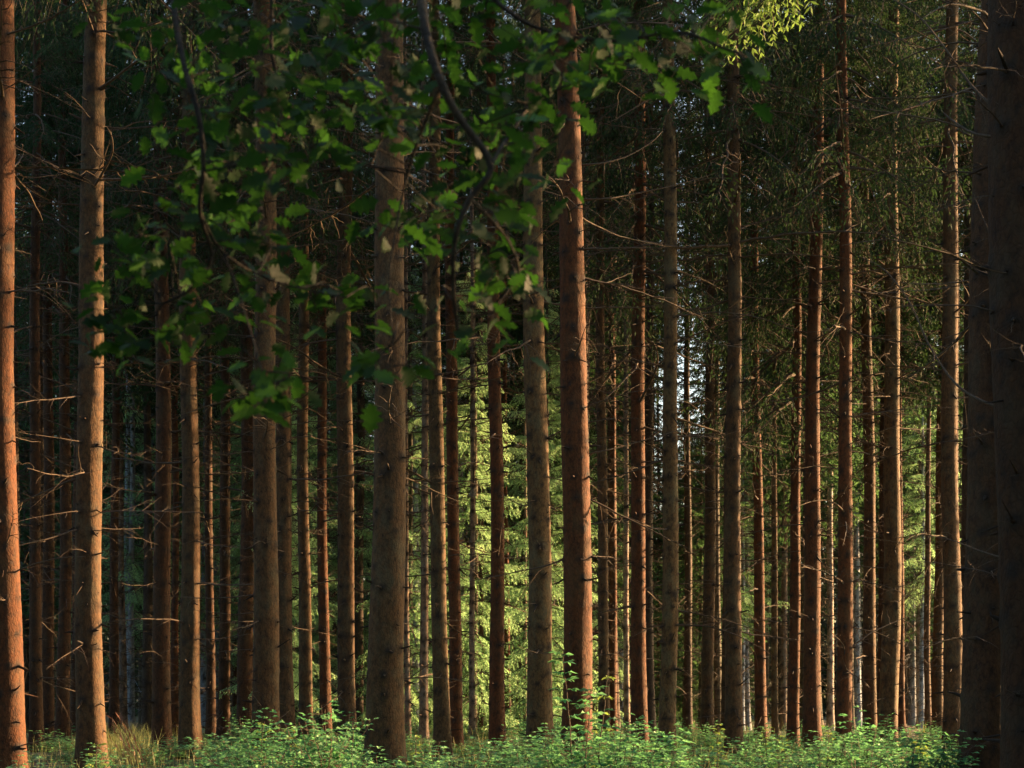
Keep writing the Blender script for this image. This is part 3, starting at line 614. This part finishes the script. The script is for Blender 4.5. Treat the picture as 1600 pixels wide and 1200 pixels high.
# every cluster one could point at is a shrub of its own
SHRUBS = [
 (455, 1143, 19.5, 1.25, 1, 'tall leafy shrub with pale sprigs on top, before the thick knotty spruce'),
 (520, 1160, 20, 1.0, 0, 'low dark green shrub just before the thickest central spruce'),
 (370, 1165, 19, 1.0, 2, 'leafy shrub at the foot of the orange-edged spruces'),
 (655, 1172, 19.5, 1.0, 3, 'pale leafy shrub touching the base of the thickest central spruce'),
 (735, 1165, 21, 1.05, 4, 'pale shrub at the foot of the fiery red-orange trunk'),
 (800, 1168, 22, 1.0, 0, 'yellowish shrub before the slim orange-lit spruce'),
 (870, 1148, 19, 1.1, 1, 'dark green mound of leaves before the thick olive-grey spruce'),
 (935, 1150, 18.8, 1.1, 2, 'dense green shrub below the maple sapling'),
 (1000, 1146, 19.6, 1.15, 3, 'dense green shrub under the orange-brown spruce'),
 (1150, 1172, 20, .95, 5, 'low shrub before the brown spruce with no orange on it'),
 (1215, 1165, 19.5, 1.0, 4, 'small shrub between the brilliant orange stripes'),
 (1280, 1152, 18.8, 1.1, 0, 'bushy green shrub at the foot of the leaning brown spruce'),
 (1350, 1148, 18.6, 1.15, 1, 'bushy green shrub before the spruce with the crooked foot'),
 (1420, 1162, 19.5, 1.0, 6, 'low shrub in front of the whitest far trunk'),
]
for k, (px, py, d, s, v, lab) in enumerate(SHRUBS):
    p = at(px, py-14, d); z0 = float(gz(p[0], p[1]))
    o = bpy.data.objects.new('leafy_shrub', SHM[v]); C.objects.link(o); o.location = (p[0], p[1], z0); h = (p[2]-z0)/.72
    hh = float(SHA[v][0][:, 2].max()); o.scale = (s*1.15, s*1.15, (p[2]-z0)/hh); o.rotation_euler = (0, 0, k*1.3)
    o['label'] = lab; o['category'] = 'shrub'; o['group'] = 'leafy shrubs of the undergrowth'

# the uncountable rest
def top_row(px):       # height of the undergrowth line in the photo
    return np.interp(px, [0, 120, 230, 300, 420, 520, 640, 760, 850, 1000, 1060, 1120, 1250, 1400, 1500, 1600], [1195, 1190, 1185, 1172, 1155, 1165, 1172, 1165, 1158, 1153, 1172, 1180, 1168, 1160, 1190, 1200])
VV, QQ, MM, RR_, nv = [], [], [], [], 0
for k in range(1150):
    y = 16.5+(rng.random()**1.3)*36; x = rng.uniform(-.33, .33)*y; px = 800+F*x/y; lump = 1+.36*math.sin(x*1.7+.6*math.sin(y))+.34*math.sin(x*4.1+y*1.3)
    if math.sin(x*2.3+1.1*math.sin(y*.8))*math.sin(y*1.1+x*.4) > .72: continue
    if px < 230 and rng.random() < .65: continue
    if 170 < px < 238 and y > 22: continue
    if px > 1490 and rng.random() < .8: continue
    zt = EYE+(HZ-top_row(px))/F*min(y, 21)
    A = SHA[rng.integers(8)]; h = max(.25, zt)*lump*rng.uniform(.5, 1.0)*(.85 if y > 24 else 1); hh = .85
    a = rng.random()*6.283; c, s_n = math.cos(a), math.sin(a); s = h/hh; w_ = rng.uniform(.9, 1.4)
    v = A[0]*np.array([w_, w_, s]); v = np.stack([v[:, 0]*c-v[:, 1]*s_n+x, v[:, 0]*s_n+v[:, 1]*c+y, v[:, 2]+float(gz(x, y))], 1)
    VV.append(v); QQ.append(A[1]+nv); nv += len(v); MM.append(A[2]); RR_.append((A[3]+rng.random())*.5)
me = qmesh('undergrowth', np.concatenate(VV), np.concatenate(QQ), [M_under, M_wood], np.concatenate(MM), np.concatenate(RR_), smooth=False)
o = bpy.data.objects.new('undergrowth', me); C.objects.link(o); o['kind'] = 'stuff'; o['label'] = 'knee high green undergrowth of brambles and seedlings'; o['category'] = 'undergrowth'
print('undergrowth quads', len(me.polygons))

# grass
def blades(x, y, h, wd, bend=.4, m=0):
    n = len(x); a = rng.random(n)*6.283; D = np.stack([np.cos(a), np.sin(a), np.zeros(n)], 1)*bend*rng.random((n, 1))
    B = np.stack([x, y, gz(x, y)], 1); S = np.stack([-np.sin(a), np.cos(a), np.zeros(n)], 1)*wd/2
    h = h[:, None]; Z = np.array([0, 0, 1.0])
    p1 = B+Z*h*.55+D*h*.3; p2 = B+Z*h*.95+D*h
    V = np.stack([B-S, B+S, p1+S*.8, p1-S*.8, p2+S*.15, p2-S*.15], 1).reshape(-1, 3); b0 = np.arange(n)[:, None]*6
    return V, np.concatenate([b0+np.array([[0, 1, 2, 3]]), b0+np.array([[3, 2, 4, 5]])])
n = 900; y = 30+rng.random(n)*14; x = (200+rng.normal(size=n)*24-800)/F*y
V, Q = blades(x, y, rng.uniform(.2, .75, len(x)), .012, .9)
n2 = 9000; y2 = rng.uniform(17, 60, n2); x2 = rng.uniform(-.32, .3, n2)*y2
V2, Q2 = blades(x2, y2, rng.uniform(.15, .5, n2), .010)
me = qmesh('grass', np.concatenate([V, V2]), np.concatenate([Q, Q2+len(V)]), [M_grass], None, rng.random(len(Q)+len(Q2)), smooth=False)
o = bpy.data.objects.new('grass', me); C.objects.link(o); o['kind'] = 'stuff'; o['label'] = 'tan and green grass between the spruce trunks'; o['category'] = 'grass'

# rusty dry stalks standing in the grass
b = Bag()
for k in range(13):
    px = 204+k*2.2+rng.normal()*1.5; d = 27+rng.normal()*.5; p = at(px, 1150, d); zt = EYE+(HZ-rng.uniform(1122, 1150))/F*d; n = 7; t = np.linspace(0, 1, n)[:, None]
    P = np.array([p[0], p[1], 0])+np.array([-.25-.2*rng.random(), rng.normal()*.1, 0])*t**2+np.array([0, 0, zt])*t
    b.add(*tube(P, np.linspace(.005, .002, n), 3)); V, Q = diamonds(P[3:]+0, np.tile([-.4, 0, .8], (4, 1))+rng.normal(size=(4, 3))*.3, .16, .02); b.add(V, Q)
o = bpy.data.objects.new('dry_grass_tuft', b.mesh('dry_grass_tuft', [M_rust])); C.objects.link(o); o['label'] = 'tuft of rusty red dry stalks standing over the tan grass'; o['category'] = 'dry grass'

# single lit plants
def sprig(px, ptop, d, lean, leaves, size, mat, name, label, cat, tiers=None, group=None, seedn=0, whorl=False):
    r_ = np.random.default_rng(seedn); p = at(px, ptop, d); z0 = float(gz(p[0]-lean, d)); h = p[2]-z0
    root = empty(name, (p[0]-lean, d, z0), label, cat, group)
    n = 10; t = np.linspace(0, 1, n)[:, None]; P = np.array([lean, 0, 0])*t**1.5+np.array([0, 0, h])*t+r_.normal(size=(n, 3))*.006; P[0] = 0
    bs_ = Bag(); bs_.add(*tube(P, np.linspace(.007, .0025, n)*(1+h*.3), 5)); bl = Bag()
    for i in range(leaves):
        u = (.3 if not tiers else tiers[0])+(1-(.3 if not tiers else tiers[0]))*((i//2)+.5)/(leaves/2); u = min(u, 1)
        q = np.array([np.interp(u, t[:, 0], P[:, c]) for c in range(3)]); a = i*2.4+r_.normal()*.3 if not whorl else (i % 2)*3.14+(i//2)*1.57+r_.normal()*.2
        d_ = nrm(np.array([math.cos(a), math.sin(a), .25+.3*u])); pl = size*r_.uniform(.6, 1.6)*(1.2-.6*u); e = q+d_*pl
        bs_.add(*tube([q, q+d_*pl*.5+[0, 0, .01], e], [.0022, .0018, .001], 3))
        sd = np.array([-d_[1], d_[0], 0]); dirs = np.array([d_+[0, 0, -.4], d_*.6+sd*.8+[0, 0, -.3], d_*.6-sd*.8+[0, 0, -.3], -d_*.1+sd+[0, 0, -.2], -d_*.1-sd+[0, 0, -.2]])
        V, Q = leaf2(np.tile(e, (5, 1)), dirs+r_.normal(size=(5, 3))*.12, np.tile([0, 0, 1.0], (5, 1))+r_.normal(size=(5, 3))*.3, size*np.array([1.2, 1, 1, .7, .7]), size*.5)
        bl.add(V, Q, 0, np.full(len(Q), r_.random()))
    link(bpy.data.objects.new('stem', bs_.mesh('stem', [M_wood])), root); link(bpy.data.objects.new('foliage', bl.mesh('foliage', [mat], smooth=False)), root)
    return root
sprig(880, 1018, 18.2, -.12, 26, .10, M_under, 'maple_sapling', 'slender maple sapling with layered leaves in front of the thick reddish spruce', 'sapling', seedn=1)
sprig(925, 1075, 18.0, .10, 30, .10, M_under, 'maple_sapling', 'fuller maple sapling between the thick reddish spruce and the pink-orange one', 'sapling', seedn=2)
sprig(950, 1052, 18.6, .14, 12, .09, M_light, 'maple_sapling', 'small sapling tip with a bright leaf against the pink-orange trunk', 'sapling', seedn=3)
sprig(1122, 1130, 20, .02, 24, .055, M_light, 'leafy_sprig', 'yellow-green round-leaved sprig at the foot of the lone straight brown spruce', 'sprig', seedn=4, whorl=True)
sprig(1294, 1132, 19.5, .0, 18, .055, M_light, 'leafy_sprig', 'yellow-green sprig standing up in front of the pale grey trunk', 'sprig', seedn=5, whorl=True)
sprig(1197, 1136, 24, .0, 26, .06, M_light, 'leafy_sprig', 'bright sprig beside the spruce with the brilliant orange stripe', 'sprig', seedn=6, whorl=True)
sprig(1222, 1150, 24, .0, 24, .06, M_light, 'leafy_sprig', 'bright sprig between the thin olive spruce and the wholly orange one', 'sprig', seedn=7, whorl=True)
sprig(1478, 1148, 18, .10, 34, .08, M_under, 'beech_seedling', 'broad leafy seedling before the dim brown spruce near the big dark trunk', 'seedling', seedn=8)
sprig(1440, 1160, 18.5, .05, 26, .07, M_light, 'beech_seedling', 'light green seedling below the whitest far trunk', 'seedling', seedn=9)
sprig(412, 1128, 19, .05, 16, .06, M_light, 'leafy_sprig', 'tall pale sprig in front of the thick knotty spruce base', 'sprig', seedn=10)
sprig(452, 1136, 19, -.04, 14, .06, M_light, 'leafy_sprig', 'pale sprig beside the taller one, before the paired brown spruces', 'sprig', seedn=11)
sprig(440-288, 1158, 18.5, .03, 10, .07, M_light, 'leafy_sprig', 'lone pale sprig at the foot of the tall orange-striped trunk', 'sprig', seedn=12)
sprig(650, 1145, 20, .02, 12, .06, M_light, 'leafy_sprig', 'small bright sprig before the grey mottled spruce', 'sprig', seedn=13)
sprig(552, 1128, 19.5, .02, 18, .08, M_under, 'leafy_sprig', 'leafy stem between the plain brown spruce and the thickest trunk', 'sprig', seedn=14)
sprig(1052, 1150, 18.5, .05, 26, .13, M_under, 'oak_seedling', 'big-leaved deep green seedling under the olive brown spruce with the scar', 'seedling', seedn=15)

# fern
root = empty('fern', at(262, 1185, 18.8)*[1, 1, 0], 'light green fern with arching fronds beside the broad blackish spruce', 'fern')
r_ = np.random.default_rng(3)
for k in range(7):
    a = k*.9+.3; L = .75*r_.uniform(.8, 1.15); t = np.linspace(0, 1, 16)[:, None]; d_ = np.array([math.cos(a), math.sin(a), 0])
    P = d_*L*t**.9*.85+np.array([0, 0, 1.0])*(1.25*t-.62*t**2)*L*1.05; b = Bag(); b.add(*tube(P, np.linspace(.004, .001, 16), 3)); sd = np.array([-d_[1], d_[0], 0])
    for i in range(3, 16):
        for s in (-1, 1):
            pl = .17*math.sin(math.pi*min(1, (i-1)/15)**.8)+.03; tt = np.linspace(.1, 1, 7)[:, None]; pts = P[i]+(sd*s*.95+d_*.3)*pl*tt-np.array([0, 0, .25])*pl*tt**2
            V, Q = diamonds(np.repeat(pts, 2, 0), np.tile(np.array([d_+sd*s*.5, -d_*.5+sd*s*.6]), (7, 1)), .035*(1.2-np.repeat(tt[:, 0], 2)), .014, flat=.2); b.add(V, Q)
    link(bpy.data.objects.new('frond', b.mesh('frond', [M_light], smooth=False)), root)

# ------------------------------------------------------------------ the oak whose boughs hang in front
def oak_leaf_mesh_arrays():
    ys = np.linspace(0, 1, 19); lob = .30*np.sin(np.pi*np.clip(ys, 0, 1)**.8)**.8*(1+.38*np.sin(ys*2*np.pi*4.2-1.0))*(.55+.65*ys)+.02; lob[0] = .012; lob[-1] = .03
    v = []
    for i, y_ in enumerate(ys):
        bend = -.18*y_**2; fwd = .05*np.sin(ys[i]*26)
        v += [[y_+fwd*0, -lob[i], bend+.10*lob[i]], [y_, 0, bend-.02], [y_, lob[i], bend+.10*lob[i]]]
    v = np.array(v); q = []
    for i in range(18):
        a = i*3; q += [[a, a+1, a+4, a+3], [a+1, a+2, a+5, a+4]]
    return v, np.array(q)
OLV, OLQ = oak_leaf_mesh_arrays()
oak = empty('oak_tree', (-5.2, 6.6, 0), 'oak with dark lobed leaves, its boughs hanging down across the top of the view', 'oak tree')
b = Bag(); t = np.linspace(0, 1, 14); b.add(*tube(np.stack([.15*np.sin(t*3), 0*t, t*8-.2], 1), .30*(1-.5*t)*(1+.5*np.exp(-t*14)), 20))
link(bpy.data.objects.new('trunk', b.mesh('trunk', [M_oakbark])), oak)
def W(px, py, d): return at(px, py, d)-np.array([-5.2, 6.6, 0])
bough_pts = [np.array([0, 0, 3.2]), np.array([1.2, .1, 4.5]), W(250, -180, 6.6), W(450, -260, 6.8), W(655, -190, 6.6), W(900, -150, 6.6), W(1200, -120, 6.7)]
P = smooth_path(bough_pts, 50); b = Bag(); b.add(*tube(P, np.linspace(.10, .02, 50), 10)); link(bpy.data.objects.new('main_bough', b.mesh('main_bough', [M_oakbark])), oak)
LIMBS = [
 ([(255, -180, 6.6), (265, -40, 6.3), (285, 90, 6.0), (310, 180, 5.9), (318, 260, 5.9), (312, 330, 5.95), (330, 400, 6.1), (300, 450, 6.3), (255, 475, 6.4)], .013),
 ([(655, -190, 6.6), (657, -30, 5.9), (668, 60, 5.7), (690, 130, 5.6), (715, 180, 5.6), (767, 258, 5.6), (735, 310, 5.6), (712, 370, 5.6), (708, 450, 5.7), (715, 515, 5.8)], .018),
 ([(700, -185, 6.6), (730, -60, 6.4), (790, 15, 6.3), (860, 50, 6.3), (960, 64, 6.3), (1060, 50, 6.3), (1130, 75, 6.2), (1180, 95, 6.2)], .010),
 ([(450, -250, 6.8), (430, -60, 7), (425, 80, 7), (450, 200, 7), (400, 290, 7), (390, 350, 7)], .010),
 ([(312, 330, 5.95), (350, 395, 6.1), (430, 440, 6.3), (540, 465, 6.2)], .006),
 ([(767, 258, 5.6), (800, 205, 5.9), (835, 160, 6.3), (880, 135, 6.3)], .007),
 ([(550, -235, 6.8), (545, -60, 7.2), (560, 60, 7.2), (600, 170, 7.2), (580, 260, 7.2)], .009),
 ([(350, 395, 6.1), (380, 480, 6.0), (410, 580, 5.6)], .005),
 ([(690, 130, 5.6), (640, 260, 6.2), (610, 420, 6.1), (615, 540, 6.0)], .006),
 ([(735, 310, 5.6), (790, 370, 5.9), (810, 430, 6.2), (770, 480, 6.2)], .006),
]
CL = [(190,60),(240,40),(300,30),(330,60),(380,50),(420,30),(450,70),(470,110),(400,110),(510,90),(530,150),(480,180),(440,170),(400,190),(360,160),(340,200),(390,240),(440,250),(270,240),(300,260),(340,300),(380,290),(410,330),(350,350),(300,360),(250,350),(220,370),(190,390),(200,420),(260,410),(330,420),(390,400),(290,500),(250,520),(200,520),(190,490),(330,500),(345,460),(135,510),(440,460),(490,470),(540,460),(425,600),(390,610),(590,480),(610,540),(630,570),(620,360),(660,350),(690,380),(700,290),(730,250),(780,290),(800,310),(790,340),(740,350),(700,340),(760,400),(800,410),(820,420),(780,450),(740,480),(770,490),(560,210),(600,190),(650,180),(690,200),(740,200),(780,200),(820,220),(870,250),(840,140),(880,150),(920,120),(780,150),(740,140),(700,110),(650,80),(600,60),(560,40),(620,20),(700,20),(760,30),(820,30),(880,20),(940,40),(990,30),(1040,60),(1080,80),(1120,90),(1170,100),(1000,90),(960,100),(1120,40),(1050,20),(560,120),(610,130),(660,140),(860,80),(800,90),(480,30),(520,10),(350,110),(300,120),(240,130),(420,380),(520,250),(490,230)]
paths = []; 
for pts, r0 in LIMBS:
    paths.append(smooth_path([W(*p) for p in pts], 40))
allp = np.concatenate(paths); own = np.repeat(np.arange(len(paths)), 40)
tw = [Bag() for _ in paths]; lf = [Bag() for _ in paths]
ro = np.random.default_rng(11)
for cx_, cy_ in CL:
    d = 6.5+ro.normal()*.35
    if cy_ > 560: d = 5.6
    c = W(cx_, cy_, d); dist = np.linalg.norm((allp-c)*[1, .4, 1], axis=1); k = int(np.argmin(dist)); li = own[k]; p0 = allp[k]
    mid = (p0+c)/2+ro.normal(size=3)*.03+[0, 0, .04]
    if np.linalg.norm(c-p0) > .03: tw[li].add(*tube(smooth_path([p0, mid, c], 8), np.linspace(.004, .0018, 8), 4))
    for q in range(ro.integers(7, 12)):
        e = c+ro.normal(size=3)*np.array([.075, .10, .06]); a = ro.random()*6.283
        dr = nrm(np.array([math.cos(a), math.sin(a)*.8, ro.uniform(-.7, .15)])); up_ = nrm(np.array([0, 0, 1.0])+ro.normal(size=3)*.75)
        S = nrm(np.cross(up_, dr)); U = np.cross(dr, S); s = ro.uniform(.07, .12)
        B_ = np.stack([dr, S, U], 0)*s; v = OLV*np.array([1, 1, ro.uniform(.6, 2.2)])@B_+e
        lf[li].add(v, OLQ, 0, np.full(len(OLQ), ro.random())); tw[li].add(*tube([c, e], [.0016, .001], 3))
for k, (pts, r0) in enumerate(LIMBS):
    b = tw[k]; b.add(*tube(paths[k], np.linspace(r0, r0*.35, 40), 8))
    o = link(bpy.data.objects.new('branch', b.mesh('branch', [M_oakbark])), oak)
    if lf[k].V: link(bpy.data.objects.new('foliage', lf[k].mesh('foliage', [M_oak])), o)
